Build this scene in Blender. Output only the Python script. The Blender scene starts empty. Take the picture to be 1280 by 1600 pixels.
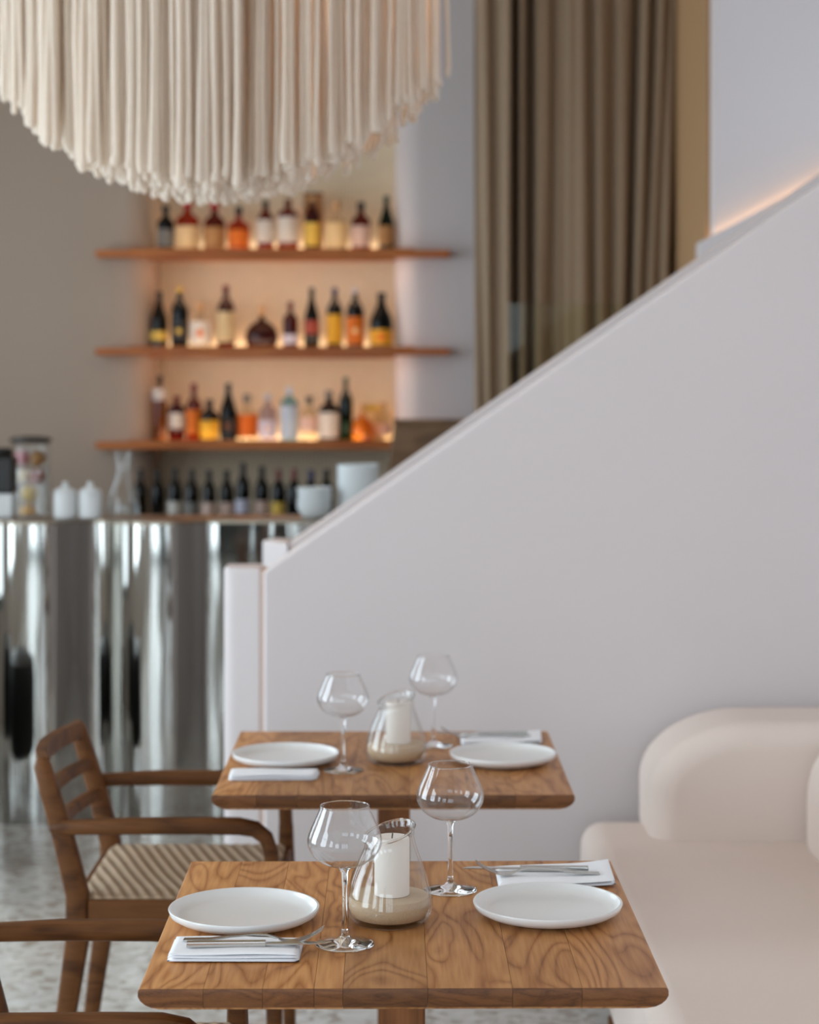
import bpy, math, random
from mathutils import Vector, Matrix
random.seed(11)
PI = math.pi
scene = bpy.context.scene
C = scene.collection

# ------------------------------------------------------------------ camera
cam_d = bpy.data.cameras.new('camera')
cam = bpy.data.objects.new('camera', cam_d)
C.objects.link(cam)
cam.location = (0, 0, 1.547)
cam.rotation_euler = (PI/2, 0, 0)
cam_d.sensor_fit = 'VERTICAL'
cam_d.sensor_height = 36.0
cam_d.sensor_width = 28.8
cam_d.lens = 3150*36/1600
cam_d.shift_y = -212/1600
cam_d.clip_start = 0.05
cam_d.dof.use_dof = True
cam_d.dof.focus_distance = 2.93
cam_d.dof.aperture_fstop = 3.9
scene.camera = cam

# ------------------------------------------------------------------ world, view
w = bpy.data.worlds.new('sky')
scene.world = w
w.use_nodes = True
bg = w.node_tree.nodes['Background']
bg.inputs[0].default_value = (0.72, 0.84, 1.0, 1)
bg.inputs[1].default_value = 1.6
scene.view_settings.view_transform = 'Standard'
scene.view_settings.look = 'None'
scene.view_settings.gamma = 1
scene.view_settings.use_curve_mapping = False
scene.view_settings.exposure = -0.66
scene.cycles.use_denoising = True
scene.cycles.transparent_max_bounces = 24
scene.cycles.sample_clamp_indirect = 6.0

# ------------------------------------------------------------------ daylight at the windows
def area(name, loc, rot, sx, sy, power, col):
    l = bpy.data.lights.new(name, 'AREA')
    l.shape = 'RECTANGLE'; l.size = sx; l.size_y = sy
    l.energy = power; l.color = col
    o = bpy.data.objects.new(name, l)
    o.location = loc; o.rotation_euler = rot
    C.objects.link(o)
    return o
DAY = (0.76, 0.88, 1.0)
LEFT_WINDOWS = [(-1.9, -0.5), (0.7, 2.1), (3.3, 4.9), (6.2, 9.2)]      # y ranges in the left wall; last added unseen to brighten the bar end
for a, b in LEFT_WINDOWS:
    area('window_daylight', (-3.62, (a+b)/2, 1.75), (0, -PI/2, 0), 2.5, b-a, 115 if a < 0 else 150 if a < 3 else 190 if a < 5 else 135, DAY)
area('window_daylight', (0.05, -3.22, 1.35), (PI/2, 0, 0), 2.1, 2.6, 60, DAY)
area('window_daylight', (-2.45, -3.22, 1.4), (PI/2, 0, 0), 1.4, 2.65, 85, DAY)  # light of the added rear glazing, for bright streaks in the steel
area('window_daylight', (2.72, 6.25, 2.6), (0, PI/2, 0), 1.5, 1.4, 26, (0.72, 0.86, 1.0))

# ------------------------------------------------------------------ materials
MATS = {}
def new_mat(name):
    m = bpy.data.materials.new(name); m.use_nodes = True
    nt = m.node_tree
    for n in list(nt.nodes): nt.nodes.remove(n)
    out = nt.nodes.new('ShaderNodeOutputMaterial')
    MATS[name] = m
    return m, nt, out
def N(nt, t, **kw):
    n = nt.nodes.new(t)
    for k, v in kw.items():
        if k.startswith('i_'):
            n.inputs[k[2:].replace('_', ' ')].default_value = v
        else:
            setattr(n, k, v)
    return n
def L(nt, a, b): nt.links.new(a, b)
def col(c): return (c[0], c[1], c[2], 1)
def srgb(r, g, b):
    f = lambda v: (v/255/12.92) if v/255 <= 0.04045 else ((v/255+0.055)/1.055)**2.4
    return (f(r), f(g), f(b))

def plain(name, c, rough=0.5, metal=0.0, var=0.06, scale=14.0, bump=0.0, bscale=120, spec=0.5, coat=0.0, trans=0.0):
    if name in MATS: return MATS[name]
    m, nt, out = new_mat(name)
    p = N(nt, 'ShaderNodeBsdfPrincipled')
    p.inputs['Roughness'].default_value = rough
    p.inputs['Metallic'].default_value = metal
    p.inputs['Specular IOR Level'].default_value = spec
    p.inputs['Coat Weight'].default_value = coat
    tc = N(nt, 'ShaderNodeTexCoord')
    no = N(nt, 'ShaderNodeTexNoise'); no.inputs['Scale'].default_value = scale; no.inputs['Detail'].default_value = 3
    L(nt, tc.outputs['Object'], no.inputs['Vector'])
    mx = N(nt, 'ShaderNodeMixRGB'); mx.blend_type = 'MIX'
    mx.inputs[1].default_value = col([v*(1-var) for v in c]); mx.inputs[2].default_value = col([min(1, v*(1+var)) for v in c])
    L(nt, no.outputs['Fac'], mx.inputs[0]); L(nt, mx.outputs[0], p.inputs['Base Color'])
    if bump:
        nb = N(nt, 'ShaderNodeTexNoise'); nb.inputs['Scale'].default_value = bscale; nb.inputs['Detail'].default_value = 2
        L(nt, tc.outputs['Object'], nb.inputs['Vector'])
        b = N(nt, 'ShaderNodeBump'); b.inputs['Strength'].default_value = bump; b.inputs['Distance'].default_value = 0.004
        L(nt, nb.outputs['Fac'], b.inputs['Height']); L(nt, b.outputs[0], p.inputs['Normal'])
    if trans:
        tr = N(nt, 'ShaderNodeBsdfTranslucent'); L(nt, mx.outputs[0], tr.inputs[0])
        ms = N(nt, 'ShaderNodeMixShader'); ms.inputs[0].default_value = trans
        L(nt, p.outputs[0], ms.inputs[1]); L(nt, tr.outputs[0], ms.inputs[2]); L(nt, ms.outputs[0], out.inputs[0])
    else:
        L(nt, p.outputs[0], out.inputs[0])
    return m

def thin_glass(name, tint=(1, 1, 1), ior=1.52, rough=0.0):
    if name in MATS: return MATS[name]
    m, nt, out = new_mat(name)
    fr = N(nt, 'ShaderNodeFresnel')
    ge = N(nt, 'ShaderNodeNewGeometry'); im = N(nt, 'ShaderNodeMapRange')   # same index from either side of the thin wall
    im.inputs[3].default_value = ior; im.inputs[4].default_value = 1/ior
    L(nt, ge.outputs['Backfacing'], im.inputs[0]); L(nt, im.outputs[0], fr.inputs[0])
    t = N(nt, 'ShaderNodeBsdfTransparent'); t.inputs[0].default_value = col(tint)
    g = N(nt, 'ShaderNodeBsdfGlossy'); g.inputs['Roughness'].default_value = rough
    ms = N(nt, 'ShaderNodeMixShader')
    L(nt, fr.outputs[0], ms.inputs[0]); L(nt, t.outputs[0], ms.inputs[1]); L(nt, g.outputs[0], ms.inputs[2])
    L(nt, ms.outputs[0], out.inputs[0])
    return m

def solid_glass(name, c=(1, 1, 1)):
    if name in MATS: return MATS[name]
    m, nt, out = new_mat(name)
    g = N(nt, 'ShaderNodeBsdfGlass'); g.inputs['IOR'].default_value = 1.45; g.inputs[0].default_value = col(c); g.inputs['Roughness'].default_value = 0
    L(nt, g.outputs[0], out.inputs[0]); return m

def emit(name, c, s):
    m, nt, out = new_mat(name)
    e = N(nt, 'ShaderNodeEmission'); e.inputs[0].default_value = col(c); e.inputs[1].default_value = s
    L(nt, e.outputs[0], out.inputs[0]); return m

def wood(name, dark, mid, light, along=(9, 1.1, 9), rough=0.42, figure=1.0, tone=0.35, spec=0.4, line=0.6):
    m, nt, out = new_mat(name)
    p = N(nt, 'ShaderNodeBsdfPrincipled'); p.inputs['Roughness'].default_value = rough
    p.inputs['Specular IOR Level'].default_value = spec
    tc = N(nt, 'ShaderNodeTexCoord'); oi = N(nt, 'ShaderNodeObjectInfo')
    mul = N(nt, 'ShaderNodeMath', operation='MULTIPLY'); mul.inputs[1].default_value = 37.0
    L(nt, oi.outputs['Random'], mul.inputs[0])
    add = N(nt, 'ShaderNodeVectorMath', operation='ADD')
    L(nt, tc.outputs['Object'], add.inputs[0]); L(nt, mul.outputs[0], add.inputs[1])
    mp = N(nt, 'ShaderNodeMapping'); mp.inputs['Scale'].default_value = along
    L(nt, add.outputs[0], mp.inputs[0])
    big = N(nt, 'ShaderNodeTexNoise'); big.inputs['Scale'].default_value = 1.0; big.inputs['Detail'].default_value = 2.0; big.inputs['Distortion'].default_value = 0.6
    L(nt, mp.outputs[0], big.inputs['Vector'])
    m2 = N(nt, 'ShaderNodeMath', operation='MULTIPLY'); m2.inputs[1].default_value = 60.0*figure
    L(nt, big.outputs['Fac'], m2.inputs[0])
    sn = N(nt, 'ShaderNodeMath', operation='SINE'); L(nt, m2.outputs[0], sn.inputs[0])
    fp = N(nt, 'ShaderNodeMapping'); fp.inputs['Scale'].default_value = [a*22 if a > 3 else a*5 for a in along]
    L(nt, add.outputs[0], fp.inputs[0])
    fine = N(nt, 'ShaderNodeTexNoise'); fine.inputs['Scale'].default_value = 1.0; fine.inputs['Detail'].default_value = 3
    L(nt, fp.outputs[0], fine.inputs['Vector'])
    mr = N(nt, 'ShaderNodeMapRange'); mr.inputs[1].default_value = -1; mr.inputs[2].default_value = 1
    L(nt, sn.outputs[0], mr.inputs[0])
    pw = N(nt, 'ShaderNodeMath', operation='POWER'); pw.inputs[1].default_value = line
    L(nt, mr.outputs[0], pw.inputs[0])
    mixf = N(nt, 'ShaderNodeMath', operation='MULTIPLY_ADD'); mixf.inputs[1].default_value = 0.45
    L(nt, pw.outputs[0], mixf.inputs[0])
    m3 = N(nt, 'ShaderNodeMath', operation='MULTIPLY'); m3.inputs[1].default_value = 0.65
    L(nt, fine.outputs['Fac'], m3.inputs[0]); L(nt, m3.outputs[0], mixf.inputs[2])
    rp = N(nt, 'ShaderNodeValToRGB')
    e = rp.color_ramp.elements; e[0].position = 0.12; e[0].color = col(dark); e[1].position = 0.85; e[1].color = col(light)
    k = rp.color_ramp.elements.new(0.42); k.color = col(mid)
    L(nt, mixf.outputs[0], rp.inputs[0])
    tr = N(nt, 'ShaderNodeMapRange'); tr.inputs[3].default_value = 1-tone; tr.inputs[4].default_value = 1+tone*0.7
    L(nt, oi.outputs['Random'], tr.inputs[0])
    hs = N(nt, 'ShaderNodeHueSaturation'); L(nt, rp.outputs[0], hs.inputs['Color']); L(nt, tr.outputs[0], hs.inputs['Value'])
    L(nt, hs.outputs[0], p.inputs['Base Color'])
    b = N(nt, 'ShaderNodeBump'); b.inputs['Strength'].default_value = 0.08; b.inputs['Distance'].default_value = 0.002
    L(nt, fine.outputs['Fac'], b.inputs['Height']); L(nt, b.outputs[0], p.inputs['Normal'])
    L(nt, p.outputs[0], out.inputs[0])
    return m

M_WALL = plain('wall_plaster', srgb(216, 207, 206), 0.75, var=0.02, scale=3, bump=0.02, bscale=60)
M_WALLBL = plain('wall_plaster_dim', srgb(182, 161, 143), 0.75, var=0.02, scale=3)  # darker, warmer plaster stands for the dim light on this wall
M_WALL2 = plain('wall_plaster_back', srgb(214, 205, 196), 0.75, var=0.02, scale=3)
M_CEIL = plain('ceiling_paint', srgb(205, 192, 178), 0.8, var=0.02)
M_TABLE = wood('table_oak', srgb(112, 64, 27), srgb(166, 106, 54), srgb(202, 144, 88), along=(8, 2.0, 8), figure=1.25, tone=0.22, line=0.36, spec=0.3)
M_TABLE_END = wood('table_oak_end_grain_shaded', srgb(66, 36, 14), srgb(104, 62, 30), srgb(124, 78, 42), along=(9, 9, 40), figure=0.5, tone=0.25)  # end grain, with the front edge's shade put into its colour
M_POST = wood('pedestal_oak_shaded', srgb(84, 48, 20), srgb(122, 74, 36), srgb(146, 94, 52), along=(9, 9, 1.2), figure=0.5, tone=0.1, spec=0.3)  # table oak darkened to carry the shade below the tabletop
M_CHAIR = wood('chair_teak', srgb(62, 34, 12), srgb(88, 52, 22), srgb(112, 70, 34), along=(3, 9, 9), figure=0.5, tone=0.05, rough=0.55, spec=0.25)
M_SHELF = wood('shelf_teak', srgb(146, 72, 24), srgb(182, 96, 38), srgb(204, 120, 56), along=(1.2, 12, 12), figure=0.4, tone=0.08)
M_BOX = wood('brown_box_wood', srgb(96, 72, 52), srgb(122, 92, 66), srgb(146, 112, 82), along=(2, 10, 10), figure=0.4, tone=0.05)
M_PANEL = plain('alcove_panel_wood', srgb(228, 212, 184), 0.6, var=0.06, scale=20)
M_SOFA = plain('sofa_fabric', srgb(232, 216, 206), 0.9, var=0.03, scale=200, bump=0.15, bscale=900, spec=0.2)
M_CURT = plain('curtain_linen', srgb(150, 128, 106), 0.9, var=0.08, scale=40, spec=0.15)
M_CERAMIC = plain('plate_ceramic', srgb(232, 230, 228), 0.28, var=0.01, coat=0.2)
M_CERAMIC2 = plain('bowl_ceramic', srgb(226, 230, 230), 0.3, var=0.01)
M_NAPKIN = plain('napkin_linen', srgb(247, 247, 250), 0.9, var=0.02, scale=60, bump=0.12, bscale=700, spec=0.2)
M_STEEL = plain('cutlery_steel', srgb(200, 198, 194), 0.16, 1.0, var=0.02)
M_GLASS = thin_glass('clear_glass')
M_GLASSV = thin_glass('vase_glass', (0.985, 0.99, 0.985), 1.5)
M_STEM = solid_glass('stem_glass')
M_PANE = thin_glass('pane_glass', (0.97, 0.98, 0.97))
M_GREENP = thin_glass('screen_glass', (0.93, 0.94, 0.86), 1.3, 0.03)
M_SAND = plain('candle_sand', srgb(200, 172, 142), 0.95, var=0.2, scale=500, bump=0.3, bscale=900)
M_WAX = plain('candle_wax', srgb(250, 242, 236), 0.45, var=0.01, trans=0.3)
M_DARK = plain('dark_plastic', srgb(30, 28, 26), 0.45)
M_WICK = plain('wick', srgb(50, 44, 40), 0.9)
M_FRAME = plain('window_frame_paint', srgb(60, 56, 52), 0.5)
M_CORD = plain('fringe_cord', srgb(252, 238, 224), 0.95, var=0.06, scale=60, bump=0.3, bscale=300, spec=0.1, trans=0.4)
M_BRASS = plain('brass_ring', srgb(160, 120, 70), 0.4, 1.0)
M_WHITEP = plain('white_enamel', srgb(228, 230, 230), 0.35)
M_LED = emit('warm_led', (1.0, 0.78, 0.54), 15.0)
M_LED4 = emit('warm_led_fill', (1.0, 0.82, 0.60), 26.0)  # for the strips added below the upper shelves
M_LED1 = emit('warm_led_top', (1.0, 0.82, 0.60), 26.0)
M_LED3 = emit('warm_led_front', (1.0, 0.82, 0.60), 24.0)
M_LED2 = emit('warm_led_stair', (1.0, 0.66, 0.4), 9.0)
M_BULB = emit('warm_bulb', (1.0, 0.62, 0.34), 480.0)

def steel_bar():
    m, nt, out = new_mat('bar_steel')
    p = N(nt, 'ShaderNodeBsdfPrincipled'); p.inputs['Metallic'].default_value = 1.0
    p.inputs['Base Color'].default_value = col(srgb(176, 174, 168))
    p.inputs['Roughness'].default_value = 0.06
    tc = N(nt, 'ShaderNodeTexCoord'); mp = N(nt, 'ShaderNodeMapping'); mp.inputs['Scale'].default_value = (7, 7, 0.7)
    L(nt, tc.outputs['Object'], mp.inputs[0])
    no = N(nt, 'ShaderNodeTexNoise'); no.inputs['Scale'].default_value = 1.6; no.inputs['Detail'].default_value = 2
    L(nt, mp.outputs[0], no.inputs['Vector'])
    b = N(nt, 'ShaderNodeBump'); b.inputs['Strength'].default_value = 0.12; b.inputs['Distance'].default_value = 0.02
    L(nt, no.outputs['Fac'], b.inputs['Height']); L(nt, b.outputs[0], p.inputs['Normal'])
    L(nt, p.outputs[0], out.inputs[0]); return m
M_BAR = steel_bar()

def terrazzo():
    m, nt, out = new_mat('floor_terrazzo')
    p = N(nt, 'ShaderNodeBsdfPrincipled'); p.inputs['Roughness'].default_value = 0.2
    tc = N(nt, 'ShaderNodeTexCoord')
    v = N(nt, 'ShaderNodeTexVoronoi'); v.inputs['Scale'].default_value = 38.0
    L(nt, tc.outputs['Object'], v.inputs['Vector'])
    bw = N(nt, 'ShaderNodeSeparateColor'); L(nt, v.outputs['Color'], bw.inputs[0])
    rp = N(nt, 'ShaderNodeValToRGB'); e = rp.color_ramp.elements
    e[0].color = col(srgb(176, 164, 150)); e[1].color = col(srgb(222, 220, 214)); e[0].position = 0.05; e[1].position = 0.9
    k = rp.color_ramp.elements.new(0.4); k.color = col(srgb(208, 203, 196))
    L(nt, bw.outputs[0], rp.inputs[0])
    no = N(nt, 'ShaderNodeTexNoise'); no.inputs['Scale'].default_value = 3.0; no.inputs['Detail'].default_value = 4
    L(nt, tc.outputs['Object'], no.inputs['Vector'])
    mx = N(nt, 'ShaderNodeMixRGB'); mx.blend_type = 'MULTIPLY'; mx.inputs[0].default_value = 0.12
    L(nt, rp.outputs[0], mx.inputs[1]); L(nt, no.outputs['Fac'], mx.inputs[2])
    L(nt, mx.outputs[0], p.inputs['Base Color']); L(nt, p.outputs[0], out.inputs[0]); return m
M_FLOOR = terrazzo()

def weave():
    m, nt, out = new_mat('woven_cord')
    p = N(nt, 'ShaderNodeBsdfPrincipled'); p.inputs['Roughness'].default_value = 0.85
    tc = N(nt, 'ShaderNodeTexCoord'); no = N(nt, 'ShaderNodeTexNoise'); no.inputs['Scale'].default_value = 90
    L(nt, tc.outputs['Object'], no.inputs['Vector'])
    at = N(nt, 'ShaderNodeAttribute'); at.attribute_name = 'strand'
    rp = N(nt, 'ShaderNodeValToRGB'); e = rp.color_ramp.elements
    e[0].color = col(srgb(138, 114, 88)); e[1].color = col(srgb(196, 172, 146))
    ad = N(nt, 'ShaderNodeMath', operation='MULTIPLY_ADD'); ad.inputs[1].default_value = 0.25
    L(nt, no.outputs['Fac'], ad.inputs[0]); L(nt, at.outputs['Fac'], ad.inputs[2])
    L(nt, ad.outputs[0], rp.inputs[0]); L(nt, rp.outputs[0], p.inputs['Base Color']); L(nt, p.outputs[0], out.inputs[0]); return m
M_WEAVE = weave()

# ------------------------------------------------------------------ mesh helpers
class MB:
    def __init__(self): self.v = []; self.f = []
    def add(self, vs, fs):
        n = len(self.v); self.v += [tuple(p) for p in vs]; self.f += [tuple(i+n for i in f) for f in fs]; return self
    def box(self, x0, x1, y0, y1, z0, z1):
        return self.add([(x0,y0,z0),(x1,y0,z0),(x1,y1,z0),(x0,y1,z0),(x0,y0,z1),(x1,y0,z1),(x1,y1,z1),(x0,y1,z1)],
                        [(0,3,2,1),(4,5,6,7),(0,1,5,4),(1,2,6,5),(2,3,7,6),(3,0,4,7)])
    def lathe(self, prof, seg=32, c=(0,0,0), cap0=True, cap1=True, closed=False, a0=0, a1=2*PI):
        full = abs(a1-a0-2*PI) < 1e-6
        ns = seg if full else seg+1
        vs = []; fs = []
        for r, z in prof:
            for i in range(ns):
                a = a0+(a1-a0)*i/seg
                vs.append((c[0]+r*math.cos(a), c[1]+r*math.sin(a), c[2]+z))
        m = len(prof)
        for j in range(m if closed else m-1):
            k = (j+1) % m
            for i in range(seg):
                i2 = (i+1) % ns if full else i+1
                fs.append((j*ns+i, j*ns+i2, k*ns+i2, k*ns+i))
        if not closed and full:
            if cap0: fs.append(tuple(reversed(range(ns))))
            if cap1: fs.append(tuple((m-1)*ns+i for i in range(ns)))
        return self.add(vs, fs)
    def loft(self, rings, caps=True):
        n = len(rings[0]); vs = [p for r in rings for p in r]; fs = []
        for j in range(len(rings)-1):
            for i in range(n):
                fs.append((j*n+i, j*n+(i+1) % n, (j+1)*n+(i+1) % n, (j+1)*n+i))
        if caps:
            fs.append(tuple(reversed(range(n)))); fs.append(tuple((len(rings)-1)*n+i for i in range(n)))
        return self.add(vs, fs)
    def tube(self, pts, rad, seg=10, up=(0,0,1), flat=1.0, power=2.0):
        """sweep of a (super)ellipse; rad = list or number; flat scales the second axis"""
        pts = [Vector(p) for p in pts]; n = len(pts)
        rad = [rad]*n if not isinstance(rad, (list, tuple)) else rad
        rings = []; prevn = None
        for i, p in enumerate(pts):
            t = (pts[min(i+1, n-1)]-pts[max(i-1, 0)]).normalized()
            if prevn is None:
                u = Vector(up)
                if abs(t.dot(u)) > 0.95: u = Vector((0, 1, 0)) if abs(t.y) < 0.9 else Vector((1, 0, 0))
                a = (u - t*t.dot(u)).normalized()
            else:
                a = (prevn - t*t.dot(prevn)).normalized()
            prevn = a; b = t.cross(a)
            ring = []
            for k in range(seg):
                th = 2*PI*(k+0.5)/seg
                c, s = math.cos(th), math.sin(th)
                cc = math.copysign(abs(c)**(2/power), c); ss = math.copysign(abs(s)**(2/power), s)
                ring.append(p + a*cc*rad[i]*flat + b*ss*rad[i])
            rings.append(ring)
        return self.loft(rings)
    def prism(self, poly, a0, a1, axis='z'):
        def P(u, v, w):
            return {'z': (u, v, w), 'y': (u, w, v), 'x': (w, u, v)}[axis]
        n = len(poly)
        vs = [P(u, v, a0) for u, v in poly]+[P(u, v, a1) for u, v in poly]
        fs = [tuple(range(n)), tuple(reversed(range(n, 2*n)))]+[(i, n+i, n+(i+1) % n, (i+1) % n) for i in range(n)]
        return self.add(vs, fs)
    def build(self, name, mat, parent=None, smooth=True, bevel=0, bseg=3, angle=35):
        me = bpy.data.meshes.new(name)
        me.from_pydata(self.v, [], self.f); me.validate(); me.update()
        import bmesh
        bm = bmesh.new(); bm.from_mesh(me); bmesh.ops.recalc_face_normals(bm, faces=bm.faces)
        if bevel:
            es = [e for e in bm.edges if len(e.link_faces) == 2 and e.calc_face_angle(0) > math.radians(25)]
            bmesh.ops.bevel(bm, geom=es, offset=bevel, segments=bseg, affect='EDGES', profile=0.5, clamp_overlap=True)
        if smooth:
            for f in bm.faces: f.smooth = True
            for e in bm.edges:
                if len(e.link_faces) == 2 and e.calc_face_angle(0) > math.radians(angle): e.smooth = False
        bm.to_mesh(me); bm.free()
        me.materials.append(mat)
        o = bpy.data.objects.new(name, me)
        C.objects.link(o)
        if bevel:
            wn = o.modifiers.new('weighted', 'WEIGHTED_NORMAL'); wn.weight = 50; wn.keep_sharp = True
        if parent: o.parent = parent
        return o

def tag(o, label, cat, group=None):
    o['label'] = label; o['category'] = cat
    if group: o['group'] = group
    return o
def struct(o, label=None):
    o['kind'] = 'structure'
    if label: o['label'] = label
    return o
def thing(name, label, cat, loc=(0, 0, 0), rz=0, group=None):
    o = bpy.data.objects.new(name, None); C.objects.link(o)
    o.empty_display_size = 0.05
    o.location = loc; o.rotation_euler = (0, 0, rz)
    return tag(o, label, cat, group)
def copy_tree(o, parent=None):
    c = o.copy(); C.objects.link(c)
    if parent: c.parent = parent
    for ch in list(o.children): copy_tree(ch, c)
    return c
def zscale(o, k):
    o.scale = (1, 1, k)
def place(src, loc, rz, label, group=None):
    c = copy_tree(src); c.location = loc; c.rotation_euler = (0, 0, rz); c['label'] = label
    if group: c['group'] = group
    return c

F = 3150.0; EYE = 1.547; HZ = 588.0
def px(x, d): return (x-640)*d/F          # metres across at distance d
def pz(y, d): return EYE-(y-HZ)*d/F       # metres up at distance d

# ================================================================== THE SETTING
CEIL = 3.7
struct(MB().box(-3.6, 2.9, -3.2, 11.2, -0.1, 0).build('floor', M_FLOOR, smooth=False), 'pale speckled terrazzo floor')
struct(MB().box(-3.6, 2.9, -3.2, 11.2, CEIL, CEIL+0.1).build('ceiling', M_CEIL, smooth=False))
# left wall with three windows and one added for light
b = MB(); ys = [-3.2]
for a, c in LEFT_WINDOWS: ys += [a, c]
ys.append(11.2)
for i in range(0, len(ys), 2): b.box(-3.6, -3.4, ys[i], ys[i+1], 0, CEIL)
for a, c in LEFT_WINDOWS:
    b.box(-3.6, -3.4, a, c, 0, 0.5); b.box(-3.6, -3.4, a, c, 3.0, CEIL)
struct(b.build('wall_left', M_WALL2, smooth=False))
for i, (a, c) in enumerate(LEFT_WINDOWS):
    fr = MB()
    fr.box(-3.55, -3.47, a, a+0.05, 0.5, 3.0); fr.box(-3.55, -3.47, c-0.05, c, 0.5, 3.0)
    fr.box(-3.55, -3.47, a+0.05, c-0.05, 0.5, 0.56); fr.box(-3.55, -3.47, a+0.05, c-0.05, 2.94, 3.0)
    fr.box(-3.54, -3.48, (a+c)/2-0.025, (a+c)/2+0.025, 0.56, 2.94); fr.box(-3.54, -3.48, a+0.05, c-0.05, 2.15, 2.2)
    wo = struct(fr.build('window_%d' % (i+1), M_FRAME, smooth=False))
    MB().box(-3.515, -3.505, a+0.05, c-0.05, 0.56, 2.94).build('pane', M_PANE, wo, smooth=False)
# rear wall with a glazed door
b = MB(); b.box(-3.4, -3.2, -3.2, -3.0, 0, CEIL); b.box(-1.75, -1.0, -3.2, -3.0, 0, CEIL); b.box(-3.2, -1.75, -3.2, -3.0, 2.75, CEIL); b.box(1.1, 1.2, -3.2, -3.0, 0, CEIL); b.box(-1.0, 1.1, -3.2, -3.0, 2.65, CEIL)
struct(b.build('wall_rear', M_WALL2, smooth=False))
b = MB()
for x in (-1.0, -0.32, 0.37, 1.05): b.box(x, x+0.05, -3.14, -3.06, 0, 2.65)
b.box(-0.95, 1.05, -3.14, -3.06, 2.6, 2.65); b.box(-0.95, 1.05, -3.13, -3.07, 0, 0.08)
d1 = struct(b.build('door_1', M_FRAME, smooth=False))
MB().box(-0.95, 1.05, -3.105, -3.095, 0.08, 2.6).build('pane', M_PANE, d1, smooth=False)
b = MB()
for x in (-3.2, -2.5, -1.8): b.box(x, x+0.05, -3.14, -3.06, 0, 2.75)
b.box(-3.15, -1.8, -3.14, -3.06, 0, 0.06); b.box(-3.15, -1.8, -3.14, -3.06, 2.7, 2.75)
w6 = struct(b.build('window_6', M_FRAME, smooth=False))  # unseen glazing added for wide highlights on the bar front
MB().box(-3.15, -1.8, -3.105, -3.095, 0.06, 2.7).build('pane', M_PANE, w6, smooth=False)
# right wall beside the sofa, stairwell wall further back
struct(MB().box(1.2, 1.4, -3.2, 5.1, 0, CEIL).build('wall_right', M_WALL, smooth=False))
b = MB(); b.box(2.6, 2.8, 5.1, 5.5, 0, CEIL); b.box(2.6, 2.8, 7.0, 11.2, 0, CEIL); b.box(2.6, 2.8, 5.5, 7.0, 0, 1.8); b.box(2.6, 2.8, 5.5, 7.0, 3.4, CEIL)
struct(b.build('wall_stairwell', M_WALL, smooth=False))
b = MB(); b.box(2.66, 2.72, 5.5, 5.55, 1.8, 3.4); b.box(2.66, 2.72, 6.95, 7.0, 1.8, 3.4); b.box(2.66, 2.72, 5.55, 6.95, 1.8, 1.85); b.box(2.66, 2.72, 5.55, 6.95, 3.35, 3.4)
w4 = struct(b.build('window_5', M_FRAME, smooth=False))
MB().box(2.685, 2.695, 5.55, 6.95, 1.85, 3.35).build('pane', M_PANE, w4, smooth=False)

# back wall: plaster flanks that curve into a lit alcove
AL, AR = px(237, 10.3), px(617, 10.3)
YB, YA = 10.3, 10.62
def arc(cx, cy, r, a0, a1, n=10): return [(cx+r*math.cos(a0+(a1-a0)*i/n), cy+r*math.sin(a0+(a1-a0)*i/n)) for i in range(n+1)]
R = 0.14
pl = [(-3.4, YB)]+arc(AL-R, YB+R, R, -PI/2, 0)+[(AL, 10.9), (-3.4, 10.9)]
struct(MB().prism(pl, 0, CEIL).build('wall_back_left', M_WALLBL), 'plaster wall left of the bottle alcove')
pl = [(2.6, YB), (2.6, 10.9), (AR, 10.9)]+arc(AR+R, YB+R, R, PI, 1.5*PI)
struct(MB().prism(pl, 0, CEIL).build('wall_back_right', M_WALL), 'pale plaster wall right of the bottle alcove')
# fluted wooden panel at the back of the alcove
pts = []; n = 62; wd = (AR-AL)/n
for i in range(n):
    for k in range(5):
        t = k/5
        pts.append((AL+wd*(i+t), YA-0.007*math.sin(PI*t)))
pts.append((AR, YA))
pts += [(AR, YA+0.05), (AL, YA+0.05)]
struct(MB().prism(pts, 0, CEIL).build('wall_alcove_panel', M_PANEL), 'fluted pale wooden panelling inside the alcove')

# stair: near parapet with sloping top, low end block, far parapet, steps
D1 = 5.10
front = [(412, 1000), (412, 893), (417, 890), (440, 874), (470, 853), (1280, 288), (1500, 134)]
poly = [(px(x, D1), pz(y, D1)) for x, y in front]
poly[0] = (poly[0][0], 0.0); poly.append((poly[-1][0], 0.0))
struct(MB().prism(poly, D1, D1+0.16, 'y').build('wall_stair', M_WALL, bevel=0.012, bseg=3), 'smooth pale sloping parapet wall of the staircase')
x0, x1 = px(346, D1), px(406, D1)
pl = arc(x0+0.035, D1+0.04+0.035, 0.035, PI, 1.5*PI, 6)+[(x1, D1+0.03), (x1, D1+0.15), (x0, D1+0.15)]
struct(MB().prism(pl, 0, pz(889, D1)).build('wall_stair_end', M_WALL, bevel=0.008, bseg=2), 'low end block at the foot of the stair wall')
struct(MB().box(x1, px(412, D1)+0.01, D1+0.024, D1+0.14, 0, pz(891, D1)-0.004).build('trim_1', plain('joint_plaster', srgb(214, 190, 176), 0.8, var=0.02), smooth=False), 'narrow recessed joint in the stair wall')
D2 = 5.85
far = [(452, 1000), (452, 847), (458, 846), (478, 832), (1280, 274), (1450, 155)]
poly = [(px(x, D2), pz(y, D2)) for x, y in far]
poly[0] = (poly[0][0], 0.0); poly.append((poly[-1][0], 0.0))
struct(MB().prism(poly, D2, D2+0.16, 'y').build('wall_stair_far', M_WALL, bevel=0.015, bseg=3), 'far parapet of the staircase behind the near one')
ax = px(407, 5.9)
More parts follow.
